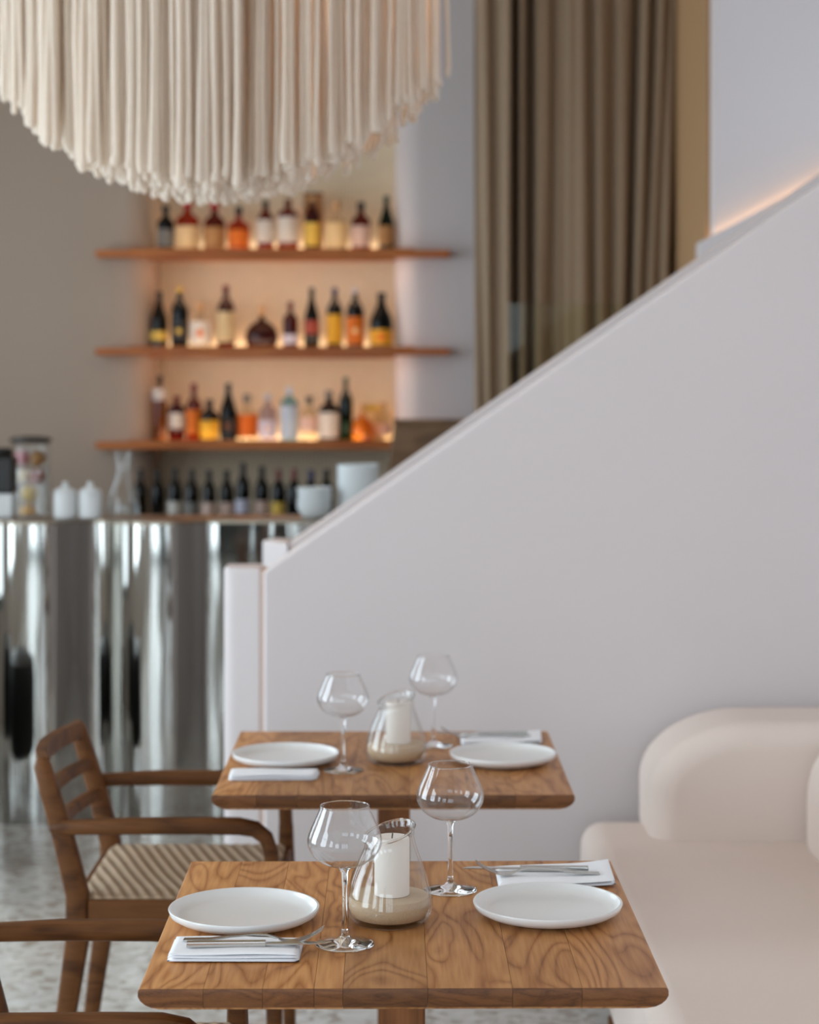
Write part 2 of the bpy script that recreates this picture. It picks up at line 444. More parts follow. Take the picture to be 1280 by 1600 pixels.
struct(MB().prism([(ax, 5.95), (px(450, 5.83), 5.835), (px(450, 5.83), 6.0), (ax+0.04, 6.04)], 0, pz(846.5, 5.88)).build('trim_4', M_WALL, bevel=0.01), 'bright angled end of the far stair parapet')
st = None
for i in range(9):
    xx = -0.25+0.235*i
    s = MB().box(xx, 2.0, D1+0.16, D2, 0.165*i+0.001, 0.165*(i+1)).build('step', M_WALL2, st, smooth=False)
    if st is None:
        st = s; st.name = 'stairs'; struct(st, 'pale steps between the two stair parapets')

# white column right of the curtain, sloping lit ledge in front of it
D3 = 7.3
pl = [(px(1112, D3), D3), (2.6, D3), (2.6, 8.6), (px(1112, D3), 8.6)]
struct(MB().prism(pl, 0, CEIL).build('wall_column', M_WALL, bevel=0.02), 'white wall rising above the staircase')
struct(MB().box(px(1112, D3)-0.014, px(1112, D3)-0.001, D3+0.03, 8.58, 0, CEIL).build('trim_3', plain('side_warm_light', srgb(176, 138, 98), 0.7, var=0.04), smooth=False), 'side of the white wall beside the curtain, warm strip light in its tan colour')  # thin panel; its tan holds the ledge strip's warm light
D4 = 7.2
lx0, lz0 = px(1092, D4), pz(379, D4)
sl = 0.53; lx1 = 2.3
poly = [(lx0, lz0-0.35), (lx0, lz0), (lx1, lz0+sl*(lx1-lx0)), (lx1, lz0-0.35+sl*(lx1-lx0))]
lg = struct(MB().prism(poly, D4, D4+0.07, 'y').build('trim_2', M_WALL, bevel=0.006, bseg=2), 'sloping white ledge with a hidden light strip')
k = 0.03
poly = [(lx0+0.02, lz0-0.055), (lx0+0.02, lz0-0.02), (lx1, lz0-0.02+sl*(lx1-lx0-0.02)), (lx1, lz0-0.055+sl*(lx1-lx0-0.02))]
MB().prism(poly, D4+0.0705, D4+0.09, 'y').build('led_strip', M_LED2, lg, smooth=False)

# ================================================================== STEEL BAR
bar = thing('steel_bar', 'polished stainless steel bar counter with a fluted curved front', 'bar counter', (0, 6.94, 0))
xa, xb = -3.3, 0.9
c0 = px(245, 6.94); per = px(245, 6.94)-px(45, 6.94); flat_x = px(326, 6.94)
front = []
n = 400
for i in range(n+1):
    x = xa+(xb-xa)*i/n
    if x < c0-per/4+per*0.62:
        u = 2*PI*(x-c0)/per
        y = 0.045-0.050*math.cos(u)+0.0108*math.cos(2*u)
    else:
        y = 0.075
    front.append((x, y))
pl = front+[(xb, 0.34), (xa, 0.34)]
MB().prism(pl, 0.0, 1.035).build('front_panel', M_BAR, bar, angle=50)
pl2 = [(x, y-0.008) for x, y in front]+[(xb, 0.36), (xa, 0.36)]
MB().prism(pl2, 1.0352, 1.047).build('counter_top', plain('bar_top_steel', srgb(150, 138, 122), 0.3, 1.0), bar, angle=50)
# black leather ottomans on the floor beside the bar, seen only in the steel
for (ox, oy, lab) in ((-1.62, 6.3, 'black leather ottoman mirrored in the rightmost steel bulge of the bar'), (-2.3, 6.3, 'black leather ottoman mirrored in the left steel bulge of the bar')):
    t = thing('ottoman', lab, 'ottoman', (ox, oy, 0), 0, 'black ottomans by the bar')
    MB().lathe([(0.22, 0.13), (0.26, 0.15), (0.28, 0.2), (0.28, 0.42), (0.26, 0.48), (0.2, 0.5)], 36).build('cushion', plain('black_leather', srgb(20, 18, 17), 0.5), t)
    for q in range(4):
        an = PI/4+q*PI/2
        MB().tube([(0.16*math.cos(an), 0.16*math.sin(an), 0.1295), (0.2*math.cos(an), 0.2*math.sin(an), 0)], [0.016, 0.011], 8).build('leg', M_CHAIR, t)
# back counter behind the bar
bc = thing('back_counter', 'dark low work counter behind the bar under the shelves', 'counter', (0, 9.2, 0))
MB().box(-3.3, 0.95, 0, 0.62, 0.0, 0.81).build('body', plain('counter_dark', srgb(70, 62, 54), 0.5), bc, bevel=0.004)
MB().box(-3.32, 0.97, -0.02, 0.62, 0.812, 0.85).build('worktop', plain('counter_stone', srgb(128, 116, 100), 0.4, var=0.2, scale=60), bc, bevel=0.004)
BC = 0.851

# ================================================================== SHELVES
sh_z = [pz(391, 10.2), pz(544, 10.2), pz(690.5, 10.2)]
SH_L, SH_R = px(150, 10.2), px(703, 10.2)
names = ['topmost wooden bottle shelf, half under the fringed lamp', 'middle wooden bottle shelf in the alcove', 'lowest wooden bottle shelf just above the bar']
for i, z in enumerate(sh_z):
    s = thing('bottle_shelf', names[i], 'shelf', (0, 0, z), group='wooden bottle shelves')
    pl = [(SH_L, 10.17), (SH_R, 10.17), (SH_R, YB-0.002), (AR+R, YB-0.002), (AR-0.004, YB+R), (AR-0.004, YA-0.05), (AL+0.004, YA-0.05), (AL+0.004, YB+R), (AL-R, YB-0.002), (SH_L, YB-0.002)]
    MB().prism(pl, -0.036, 0).build('board', M_SHELF, s, bevel=0.003, bseg=2)
    MB().box(AL+0.02, AR-0.02, YA-0.047, YA-0.012, -0.020, -0.008).build('led_strip', M_LED1 if i == 0 else M_LED, s, smooth=False)
    MB().box(AL+0.02, AR-0.02, 10.208, 10.222, 0.0005, 0.004).build('led_strip', M_LED3, s, smooth=False)
    MB().box(AL-0.1, AR+0.1, 10.171, 10.196, 0.0003, 0.009).build('front_lip', M_SHELF, s, smooth=False)
    if i < 2:
        MB().box(AL+0.0, AR-0.0, 10.171, 10.19, -0.054, -0.0363).build('under_light_shield', M_SHELF, s, smooth=False)  # lip added to hide the strip below the board
        MB().box(AL+0.03, AR-0.03, 10.20, 10.215, -0.046, -0.0365).build('added_under_light', M_LED4, s, smooth=False)  # added strip, brightens the alcove panel evenly
    MB().box(AL+0.006, AR-0.006, YA-0.0495, YA-0.009, -0.036, -0.021).build('light_channel', M_SHELF, s, smooth=False)

# ================================================================== BOTTLES
def gl(name, r, g, b_): return thin_glass('bottle_'+name, srgb(r, g, b_), 1.45, 0.02)
G = {'black': gl('black', 26, 24, 20), 'olive': gl('olive', 88, 80, 36), 'green': gl('green', 20, 84, 40), 'amber': gl('amber', 214, 120, 40),
     'brown': gl('brown', 168, 88, 40), 'maroon': gl('maroon', 140, 52, 36), 'clear': gl('clear', 240, 236, 226), 'blue': gl('blue', 176, 216, 232),
     'lilac': gl('lilac', 214, 210, 226), 'honey': gl('honey', 236, 188, 92), 'purple': gl('purple', 120, 58, 52), 'tan': gl('tan', 190, 150, 104)}
def paint(n, r, g, b_, trans=0.0): return plain('paint_'+n, srgb(r, g, b_), 0.6, var=0.05, trans=trans)
P = {'black': paint('black', 30, 28, 28), 'red': paint('red', 168, 30, 34), 'gold': paint('gold', 214, 176, 74), 'white': paint('white', 240, 232, 222, .35),
     'cream': paint('cream', 244, 220, 170, .4), 'yellow': paint('yellow', 238, 180, 44, .3), 'orange': paint('orange', 236, 128, 36, .4), 'tan': paint('tan', 190, 140, 88, .3),
     'grey': paint('grey', 110, 108, 104), 'maroon': paint('maroon', 110, 36, 34), 'navy': paint('navy', 54, 60, 104), 'cork': paint('cork', 204, 158, 108),
     'green': paint('green', 26, 66, 40), 'silver': paint('silver', 190, 190, 196), 'brown': paint('brown', 116, 66, 38), 'redbrown': paint('redbrown', 150, 62, 44),
     'lilac': paint('lilac', 216, 214, 232, .3), 'blue': paint('blue', 206, 222, 240, .4), 'rose': paint('rose', 232, 200, 186, .3)}
PROF = {  # (radius factor, height factor)
 'wine':   [(0.9, 0), (1, .02), (1, .60), (.93, .67), (.62, .75), (.36, .81), (.32, .86), (.31, .95), (.33, .955)],
 'burg':   [(0.9, 0), (1, .02), (1, .46), (.93, .54), (.7, .65), (.46, .75), (.33, .84), (.31, .95), (.33, .955)],
 'spirit': [(0.9, 0), (1, .02), (1, .58), (.95, .64), (.72, .70), (.40, .75), (.33, .79), (.33, .9), (.35, .91)],
 'square': [(0.93, 0), (1, .02), (1, .70), (.94, .75), (.6, .79), (.34, .82), (.32, .9), (.34, .91)],
 'squat':  [(0.9, 0), (1, .02), (1, .55), (.92, .62), (.55, .67), (.3, .71), (.28, .86), (.3, .87)],
 'decant': [(0.7, 0), (.86, .03), (1, .2), (.98, .34), (.84, .48), (.5, .6), (.22, .66), (.16, .7), (.16, .82), (.18, .83)],
}
NOUN = {'wine': 'bottle', 'burg': 'bottle', 'spirit': 'bottle', 'square': 'bottle', 'squat': 'bottle', 'decant': 'decanter'}
def bottle(x, y, z, H, W, style, glass, cap, lab, l0, l1, label, group, dot=None, name='liquor_bottle', foil=None):
    t = thing(name, label, 'bottle', (x, y, z), 0, group)
    pr = [(r*W/2, h*H) for r, h in PROF[style]]
    MB().lathe(pr, 20, cap0=True, cap1=True).build('glass_body', G[glass], t)
    rt, ht = pr[-1]
    c0 = H*0.80 if foil else ht-0.012
    rc = rt*1.12 if not foil else rt*1.15
    MB().lathe([(rc, c0), (rc*1.02, c0+0.004), (rc*1.02, H-0.004), (rc*0.85, H)], 14).build('cap', P[cap], t)
    if lab:
        rl = W/2*1.012
        lb = MB().lathe([(rl, l0*H), (rl, l1*H), (rl-0.001, l1*H), (rl-0.001, l0*H)], 18, closed=True, a0=-PI*0.98, a1=-PI*0.02).build('paper_label', P[lab], t)
        if dot:
            MB().lathe([(0.001, -0.001), (W*0.16, -0.001), (W*0.16, 0.001), (0.001, 0.001)], 14, cap0=False, cap1=False).build('emblem', P[dot], lb)
            e = lb.children[0]; e.location = (0, -rl-0.0015, (l0+l1)/2*H); e.rotation_euler = (PI/2, 0, 0)
    return t
DB = 10.36
k = DB/F
S1 = [  # px x, top y, width px, style, glass, cap, label colour, l0, l1, text, dot
 (259, 318, 27, 'spirit', 'black', 'black', 'grey', .12, .48, 'black bottle with grey label, leftmost on the top shelf', None),
 (293, 311, 37, 'spirit', 'amber', 'red', 'cream', .06, .50, 'red capped bottle with glowing cream label on the top shelf', None),
 (335, 314, 34, 'spirit', 'brown', 'red', 'tan', .08, .50, 'red capped brown bottle with tan label on the top shelf', None),
 (373, 320, 34, 'squat', 'amber', 'black', 'orange', .10, .48, 'black capped amber bottle with orange label on the top shelf', None),
 (415, 311, 27, 'wine', 'brown', 'black', 'white', .18, .62, 'slim dark bottle with tall white label on the top shelf', None),
 (450, 308, 32, 'square', 'brown', 'brown', 'white', .18, .66, 'wide amber brown bottle with large white label on the top shelf', None),
 (488, 304, 24, 'wine', 'brown', 'cork', 'gold', .10, .52, 'brown bottle with gold label before a tan carton on the top shelf', None),
 (526, 312, 34, 'squat', 'clear', 'cork', 'cream', .05, .58, 'clear corked bottle with glowing cream label on the top shelf', None),
 (564, 313, 30, 'spirit', 'brown', 'black', 'rose', .10, .52, 'black capped brown bottle with pale label beside the green bottle', None),
 (604, 303, 25, 'burg', 'green', 'green', 'tan', .12, .46, 'green bottle with tan label at the right end of the top shelf', None)]
S2 = [
 (249, 454, 27, 'burg', 'olive', 'black', 'gold', .14, .30, 'dark olive bottle, leftmost on the middle shelf', None),
 (281, 447, 27, 'wine', 'black', 'gold', 'black', .12, .44, 'gold topped black bottle on the middle shelf', 'gold'),
 (314, 472, 34, 'squat', 'clear', 'cork', 'white', .08, .60, 'clear bottle with round white label and orange dot on the middle shelf', 'orange'),
 (353, 444, 28, 'wine', 'maroon', 'maroon', 'cream', .10, .58, 'red brown bottle with cream label on the middle shelf', None),
 (409, 476, 52, 'decant', 'purple', 'cork', None, 0, 0, 'round dark decanter with slender neck on the middle shelf', None),
 (454, 470, 24, 'spirit', 'maroon', 'maroon', 'lilac', .10, .30, 'small maroon bottle with small pale label on the middle shelf', None),
 (487, 448, 24, 'burg', 'black', 'black', 'redbrown', .24, .46, 'dark bottle with red brown band on the middle shelf', None),
 (523, 448, 25, 'wine', 'black', 'navy', 'yellow', .08, .56, 'dark bottle with tall yellow label on the middle shelf', None),
 (555, 448, 27, 'wine', 'black', 'silver', 'orange', .06, .52, 'pale necked bottle with orange and cream label on the middle shelf', 'cream'),
 (596, 456, 36, 'burg', 'black', 'black', 'yellow', .06, .34, 'dark broad bottle with yellow label at the right end of the middle shelf', 'orange')]
S3 = [
 (250, 588, 22, 'square', 'tan', 'black', 'white', .62, .80, 'tall tan bottle with small high white label, leftmost on the lowest shelf', None),
 (275, 620, 28, 'square', 'maroon', 'maroon', 'white', .28, .62, 'square maroon bottle with white label on the lowest shelf', None),
 (303, 600, 25, 'spirit', 'brown', 'maroon', 'orange', .12, .54, 'brown bottle with orange label on the lowest shelf', None),
 (329, 625, 30, 'spirit', 'black', 'black', 'yellow', .06, .50, 'short dark bottle with yellow label on the lowest shelf', None),
 (357, 600, 27, 'burg', 'black', 'black', 'black', .12, .40, 'all black bottle on the lowest shelf', 'brown'),
 (385, 617, 34, 'squat', 'clear', 'grey', 'orange', .08, .56, 'wide clear bottle with orange label on the lowest shelf', None),
 (419, 616, 27, 'spirit', 'lilac', 'silver', 'lilac', .10, .44, 'silver capped clear bottle with lilac label on the lowest shelf', 'rose'),
 (452, 606, 27, 'square', 'blue', 'blue', 'blue', .04, .66, 'pale blue gin bottle on the lowest shelf', None),
 (483, 621, 27, 'spirit', 'clear', 'black', 'rose', .22, .54, 'small clear bottle with pale pink label on the lowest shelf', None),
 (514, 611, 33, 'spirit', 'black', 'grey', 'white', .06, .56, 'dark bottle with large white label beside the green bottle on the lowest shelf', None),
 (540, 591, 22, 'wine', 'green', 'green', 'green', .1, .3, 'tall plain green bottle on the lowest shelf', None),
 (566, 632, 40, 'decant', 'honey', 'cork', None, 0, 0, 'honey coloured glass decanter near the right end of the lowest shelf', None),
 (598, 630, 27, 'spirit', 'clear', 'cork', 'rose', .15, .45, 'pale clear bottle at the right end of the lowest shelf', None)]
for rows, z, basey, grp in ((S1, sh_z[0], 391, 'bottles on the top shelf'), (S2, sh_z[1], 543, 'bottles on the middle shelf'), (S3, sh_z[2], 690, 'bottles on the lowest shelf')):
    for r in rows:
        yy = DB+random.uniform(-0.01, 0.01)+(0.04 if rows is S3 and r[0] in (385, 540, 598, 275) else -0.045 if rows is S3 and r[0] in (566, 329) else 0)
        bottle(px(r[0], DB), yy, z+0.0005, (basey-r[1])*k, r[2]*k, r[3], r[4], r[5], r[6], r[7], r[8], r[9], grp, r[10])
# tan carton behind the brown bottle
ct = thing('bottle_carton', 'tan cardboard bottle carton behind bottles on the top shelf', 'carton', (px(490, 10.46), 10.47, sh_z[0]+0.0005))
MB().box(-0.048, 0.048, -0.045, 0.045, 0, 0.30).build('carton_body', P['tan'], ct, bevel=0.003)
MB().box(-0.049, 0.049, -0.046, 0.046, 0.3005, 0.312).build('carton_lid', P['brown'], ct, bevel=0.002)
ct = thing('gift_box', 'small pale yellow box behind the honey decanter on the lowest shelf', 'box', (px(584, 10.46), 10.49, sh_z[2]+0.0005))
MB().box(-0.055, 0.055, -0.03, 0.03, 0, 0.15).build('box_body', P['cream'], ct, bevel=0.003)
MB().box(-0.057, 0.057, -0.032, 0.032, 0.1505, 0.185).build('box_lid', P['gold'], ct, bevel=0.002)

# wine bottles on the back counter
WB = [(219, 'black', None), (246, 'black', None), (273, 'black', 'white'), (300, 'black', 'grey'), (327, 'black', 'rose'), (354, 'black', 'rose'),
      (380, 'black', 'lilac'), (409, 'black', 'rose'), (435, 'maroon', 'gold'), (460, 'maroon', None), (486, 'navy', None), (510, 'black', None)]
wl = ['leftmost dark wine bottle of the row behind the bar, beside the glass carafe', 'second dark wine bottle from the left in the row behind the bar', 'third wine bottle from the left behind the bar, with white label',
      'fourth wine bottle from the left behind the bar, with grey label', 'fifth wine bottle from the left behind the bar, with pale pink label', 'sixth wine bottle from the left behind the bar, with pale pink label',
      'tallest black wine bottle behind the bar, with small lilac label', 'black wine bottle just right of the tallest one behind the bar', 'maroon capped wine bottle with gold label behind the bar',
      'plain maroon capped wine bottle behind the white bowl stack', 'navy capped wine bottle above the white bowl stack', 'black wine bottle between the bowl stack and the cup stack']
for i, (x, cp, lb) in enumerate(WB):
    h = 0.262+(0.03 if i == 6 else 0.012 if i == 7 else random.uniform(-.006, .004))
    bottle(px(x, 9.42), 9.42+random.uniform(-.02, .02), BC, h, 0.069, 'wine', 'black' if i > 5 else 'olive', cp, lb, .2, .42, wl[i], 'wine bottles on the back counter', None, 'wine_bottle', foil=True)

# brown panel at right end of lowest shelf
bx = thing('wooden_box', 'brown wooden box at the right end of the lowest bottle shelf', 'box', (px(664, 9.55), 9.55, BC))
bw0 = 55*9.55/F; bh = pz(662, 9.5)-BC
b = MB(); b.loft([[(-bw0-0.04, -0.1, 0), (bw0+0.08, -0.1, 0), (bw0+0.08, 0.12, 0), (-bw0-0.04, 0.12, 0)], [(-bw0+0.02, -0.1, bh), (bw0+0.08, -0.1, bh), (bw0+0.08, 0.12, bh), (-bw0+0.02, 0.12, bh)]])
b.build('box_body', M_BOX, bx, bevel=0.006)
MB().box(-bw0+0.015, bw0+0.085, -0.105, 0.125, bh+0.0005, bh+0.02).build('box_lid', M_BOX, bx, bevel=0.004)

# ================================================================== THINGS ON THE BAR
BT = 1.0475
def on_bar(name, label, cat, x, y): return thing(name, label, cat, (x, y, BT))
bowl_prof = [(0.030, 0), (0.036, 0.001), (0.046, 0.008), (0.058, 0.028), (0.0635, 0.040), (0.061, 0.041), (0.055, 0.030), (0.042, 0.011), (0.001, 0.007)]
bl = ['lowest white bowl of the bowl stack on the bar', 'second white bowl from the bottom of the bowl stack on the bar', 'third white bowl from the bottom of the bowl stack on the bar', 'fourth white bowl from the bottom of the bowl stack on the bar', 'topmost white bowl of the bowl stack on the bar']
for i in range(5):
    o = MB().lathe(bowl_prof, 28, cap1=False).build('bowl', M_CERAMIC2)
    o.location = (px(491, 7.12)+random.uniform(-.002, .002), 7.13, BT+i*0.0165); tag(o, bl[i], 'bowl', 'stacked white bowls on the bar')
cup_prof = [(0.05, 0), (0.062, 0.002), (0.070, 0.012), (0.074, 0.03), (0.0765, 0.044), (0.0745, 0.044), (0.071, 0.03), (0.064, 0.012), (0.001, 0.008)]
cl = ['lowest', 'second lowest', 'third lowest', 'fourth', 'fifth', 'second highest', 'topmost']
for i in range(7):
    o = MB().lathe(cup_prof, 28, cap1=False).build('deep_dish', M_CERAMIC2)
    o.location = (px(560, 7.18)+random.uniform(-.001, .001), 7.19, BT+i*0.0235); tag(o, cl[i]+' white deep dish of the tall dish stack by the stairs', 'dish', 'stacked white dishes on the bar')

v = on_bar('glass_cylinder', 'tall clear glass cylinder vase at the left end of the bar', 'vase', px(47, 7.1), 7.12)
MB().lathe([(0.050, 0), (0.056, 0.004), (0.058, 0.03), (0.058, 0.175), (0.055, 0.175), (0.055, 0.03), (0.048, 0.01), (0.001, 0.01)], 32, cap1=False).build('glass_wall', M_GLASSV, v)
MB().lathe([(0.0585, 0.172), (0.060, 0.175), (0.0585, 0.178), (0.0545, 0.178), (0.0535, 0.175), (0.0545, 0.172)], 32, closed=True).build('rim', M_STEM, v)
for i, (x, lab) in enumerate(((102, 'white lidded canister beside the glass cylinder vase'), (141, 'white lidded canister beside the glass carafe'))):
    t = on_bar('lidded_canister', lab, 'canister', px(x, 7.1), 7.1); t['group'] = 'white canisters on the bar'
    MB().lathe([(0.034, 0), (0.040, 0.004), (0.041, 0.06), (0.040, 0.082), (0.036, 0.086)], 28).build('body', M_WHITEP, t)
    MB().lathe([(0.0405, 0.0865), (0.040, 0.094), (0.028, 0.104), (0.012, 0.109), (0.009, 0.114), (0.012, 0.122), (0.006, 0.128)], 28).build('lid', M_WHITEP, t)
v = on_bar('glass_carafe', 'clear glass carafe with long neck standing on the bar', 'carafe', px(190, 7.1), 7.14)
MB().lathe([(0.05, 0), (0.058, 0.006), (0.060, 0.03), (0.052, 0.075), (0.036, 0.115), (0.025, 0.15), (0.023, 0.19), (0.030, 0.232), (0.028, 0.233), (0.021, 0.19), (0.023, 0.15), (0.033, 0.115), (0.049, 0.075), (0.056, 0.03), (0.052, 0.01), (0.001, 0.01)], 32, cap1=False).build('glass_wall', M_GLASSV, v)
MB().lathe([(0.001, 0.011), (0.050, 0.0112), (0.054, 0.03), (0.051, 0.055), (0.001, 0.0555)], 32, cap0=False, cap1=False).build('water', thin_glass('water', (0.93, 0.95, 0.96), 1.33), v)
# dark grinder at the frame edge and lidded jar behind it
t = on_bar('countertop_appliance', 'dark boxy appliance with pale base at the left edge of the bar', 'appliance', px(2, 7.12), 7.17)
MB().box(-0.05, 0.038, -0.05, 0.05, 0, 0.085).build('base', M_WHITEP, t, bevel=0.006)
MB().box(-0.055, 0.040, -0.055, 0.055, 0.0855, 0.215).build('hopper', M_DARK, t, bevel=0.01)
MB().lathe([(0.035, 0.2155), (0.042, 0.23), (0.030, 0.245)], 20, c=(-0.008, 0, 0)).build('lid', M_DARK, t)
t = thing('storage_jar', 'tall glass jar with round dark lid and red and yellow fruit inside', 'jar', (px(48, 9.45), 9.45, BC))
MB().lathe([(0.085, 0), (0.092, 0.01), (0.092, 0.37), (0.075, 0.385), (0.072, 0.385), (0.088, 0.365), (0.088, 0.014), (0.001, 0.012)], 32, cap1=False).build('glass_wall', M_GLASSV, t)
MB().lathe([(0.088, 0.386), (0.098, 0.39), (0.098, 0.404), (0.07, 0.412), (0.02, 0.416)], 32).build('lid', M_DARK, t)
fr = [((-0.036, -0.018, 0.315), 'red', .036, 'red fruit at the upper left inside the lidded jar'), ((0.036, -0.020, 0.225), 'redbrown', .038, 'dull red fruit on the right inside the lidded jar'),
      ((-0.032, -0.020, 0.235), 'cream', .036, 'pale yellow fruit in the middle of the lidded jar'), ((0.036, -0.01, 0.31), 'tan', .038, 'tan fruit near the top inside the lidded jar'),
      ((0.0, -0.01, 0.145), 'gold', .042, 'golden fruit low inside the lidded jar'), ((-0.01, -0.02, 0.056), 'yellow', .040, 'yellow fruit at the bottom of the lidded jar')]
for p, c, r, lab in fr:
    prof = [(max(0.0008, r*math.sin(PI*i/12))*(1-0.06*math.cos(PI*i/12)), -r*math.cos(PI*i/12)) for i in range(13)]
    o = thing('fruit', lab, 'fruit', (px(48, 9.45)+p[0], 9.45+p[1], BC+p[2]), 0, 'fruit inside the lidded jar')
    MB().lathe(prof, 20).build('flesh', P[c], o)
    MB().tube([(0, 0, r*0.96), (0.002, 0, r*1.12)], 0.003, 6).build('stem', P['brown'], o)

# ================================================================== CURTAIN and glass screen
def curtain():
    d = 8.15; xl, xr = px(742, d), px(1064, d)
    z0, z1 = 0.03, CEIL-0.03
    vals = [(806, .16, .014, 0), (830, .13, .018, 0), (864, .055, .02, -2), (776, .035, .018, 3), (929, .05, .018, 2), (979, .085, .015, -10), (1001, .06, .014, -12), (1042, .15, .016, -20), (756, .03, .014, 6), (900, .02, .02, 0), (955, .03, .014, -3), (880, .02, .012, 0), (1020, .03, .012, -14)]
    nx, nz = 420, 26
    b = MB(); vs = []
    for side in (0, 1):
        for j in range(nz+1):
            z = z0+(z1-z0)*j/nz; v = (z-1.9)
            for i in range(nx+1):
                x = xl+(xr-xl)*i/nx
                y = d+side*0.006
                for (xp, dep, wdt, lean) in vals:
                    xc = px(xp-lean*1.0, d)+lean*0.0026*(z-2.3)*-1.0
                    wv = wdt*(1+0.12*math.sin(3*z+xp))
                    y += dep*math.exp(-((x-xc)/wv)**2)
                y += 0.018*math.sin(x*70+0.5*z)*0.4+0.012*math.sin(x*23+1)
                # hem edges turn back
                e = min(x-xl, xr-x)
                if e < 0.02: y += (0.02-e)*1.6
                vs.append((x, y, z))
    n = (nx+1)*(nz+1); fs = []
    for j in range(nz):
        for i in range(nx):
            a = j*(nx+1)+i
            fs.append((a, a+1, a+nx+2, a+nx+1)); fs.append((n+a, n+a+nx+1, n+a+nx+2, n+a+1))
    for i in range(nx):
        a = i; fs.append((a, n+a, n+a+1, a+1)); a = nz*(nx+1)+i; fs.append((a, a+1, n+a+1, n+a))
    for j in range(nz):
        a = j*(nx+1); fs.append((a, a+nx+1, n+a+nx+1, n+a)); a += nx; fs.append((a, n+a, n+a+nx+1, a+nx+1))
    b.add(vs, fs)
    return b
cu = thing('curtain', 'tall taupe linen curtain in deep folds behind the stair', 'curtain', (0, 0, 0))
curtain().build('cloth', M_CURT, cu, angle=80)
MB().tube([(px(735, 8.2), 8.2, CEIL-0.018), (px(1072, 8.2), 8.2, CEIL-0.018)], 0.012, 10).build('curtain_rail', M_FRAME, cu)
dr = thing('reflection_drape', 'added dark green drape behind the camera, unseen except as a dark reflection in the bar', 'drape', (0, -2.9, 0))  # unseen drape, added to darken what the flat steel reflects
b = MB(); pts = []
for i in range(61):
    pts.append((-1.74+0.72*i/60, 0.03*math.sin(i*0.9)))
b.prism(pts+[(x, y+0.012) for x, y in reversed(pts)], 0.02, 3.2).build('cloth', plain('drape_cloth', srgb(44, 46, 38), 0.9), dr, angle=80)
MB().tube([(-1.8, 0, 3.215), (-0.96, 0, 3.215)], 0.012, 8).build('rod', M_FRAME, dr)
gs = thing('glass_screen', 'clear glass screen standing in front of the taupe curtain', 'glass screen', (0, 7.7, 0))
gx0, gx1, gz = px(792, 7.7), px(1010, 7.7), pz(474, 7.7)
MB().box(gx0, gx1, -0.006, 0.006, 0.04, gz).build('pane', M_GREENP, gs, smooth=False)
MB().box(gx0-0.01, gx1+0.01, -0.03, 0.03, 0.0, 0.05).build('base_rail', M_FRAME, gs, bevel=0.004)

# ================================================================== FRINGED PENDANT
PX, PY = px(345, 5.5), 5.5
pend = thing('fringe_pendant', 'large round pendant lamp made of cream hanging cord fringe', 'pendant lamp', (PX, PY, 2.065))
rings = [0.07, 0.15, 0.23, 0.31, 0.385, 0.455, 0.52, 0.575, 0.615]
TOP = 0.86
cords = []
for r in rings:
    nn = int(2*PI*r/0.023)
    for i in range(nn):
        a = 2*PI*i/nn+random.uniform(-.02, .02)/max(r, .1)*0.3
        x, y = r*math.cos(a), r*math.sin(a)
        right = max(0, math.cos(a))
        if random.random() < 0.10+0.55*right*(r/0.615): continue
        fr_ = 0.5 if y < 0 else 0.8
        re = max(abs(x), fr_*r)
        zb = 0.87*re*re+random.uniform(-0.018, 0.018)
        zb -= 0.11*max(0, -y)/0.6*max(0, 1-abs(x)/0.6)
        cords.append((x+random.uniform(-.006, .006), y+random.uniform(-.006, .006), zb, r))
def cord_mesh(b, x, y, zb):
    n = 7; pts = []; rad = []
    ph = random.uniform(0, 6); am = random.uniform(0.001, 0.006); rr = random.uniform(0.0065, 0.0095)
    for i in range(n):
        t = i/(n-1); z = zb+(TOP-zb)*(1-t)
        pts.append((x+am*math.sin(ph+5*t)*t, y+am*math.cos(ph+4*t)*t, z)); rad.append(rr*(0.85+0.1*math.sin(ph+9*t)))
    pts.append((pts[-1][0]+random.uniform(-.004, .004), pts[-1][1], zb-0.022)); rad[-1] = rr*1.05; rad.append(rr*random.uniform(1.15, 1.5))
    pts.append((pts[-1][0], pts[-1][1], zb-0.030)); rad.append(rr*0.5)
    b.tube(pts, rad, 6)
order = sorted(cords, key=lambda c: (c[1]-0.6*c[3]) if c[3] > 0.3 else 1+c[1])
for c in order[:300]:
    b = MB(); cord_mesh(b, c[0], c[1], c[2]); b.build('cord', M_CORD, pend, angle=80)
b = MB()
for c in order[300:]: cord_mesh(b, c[0], c[1], c[2])
o = b.build('inner_fringe', M_CORD, pend, angle=80); o['kind'] = 'stuff'
for r in rings[1::2]+[0.615]:
    b = MB(); n = 48
    b.lathe([(r-0.008, TOP), (r, TOP-0.008), (r+0.008, TOP), (r, TOP+0.008)], 48, closed=True); b.build('hoop', M_BRASS, pend)
for a in (0, PI/2):
    MB().tube([(-0.615*math.cos(a), -0.615*math.sin(a), TOP+0.012), (0.615*math.cos(a), 0.615*math.sin(a), TOP+0.012)], 0.007, 8).build('spoke', M_BRASS, pend)
MB().tube([(0, 0, TOP+0.01), (0, 0, CEIL-2.065)], 0.006, 8).build('suspension_rod', M_BRASS, pend)
for (bxx, byy) in ((0.27, 0.0), (-0.05, 0.18)):
    prof = [(max(0.001, 0.04*math.sin(PI*i/10)), -0.04*math.cos(PI*i/10)) for i in range(11)]
    MB().lathe(prof, 18, c=(bxx, byy, TOP-0.15)).build('bulb', M_BULB, pend)
    MB().tube([(bxx, byy, TOP+0.005), (bxx, byy, TOP-0.115)], 0.014, 10).build('bulb_holder', M_BRASS, pend)

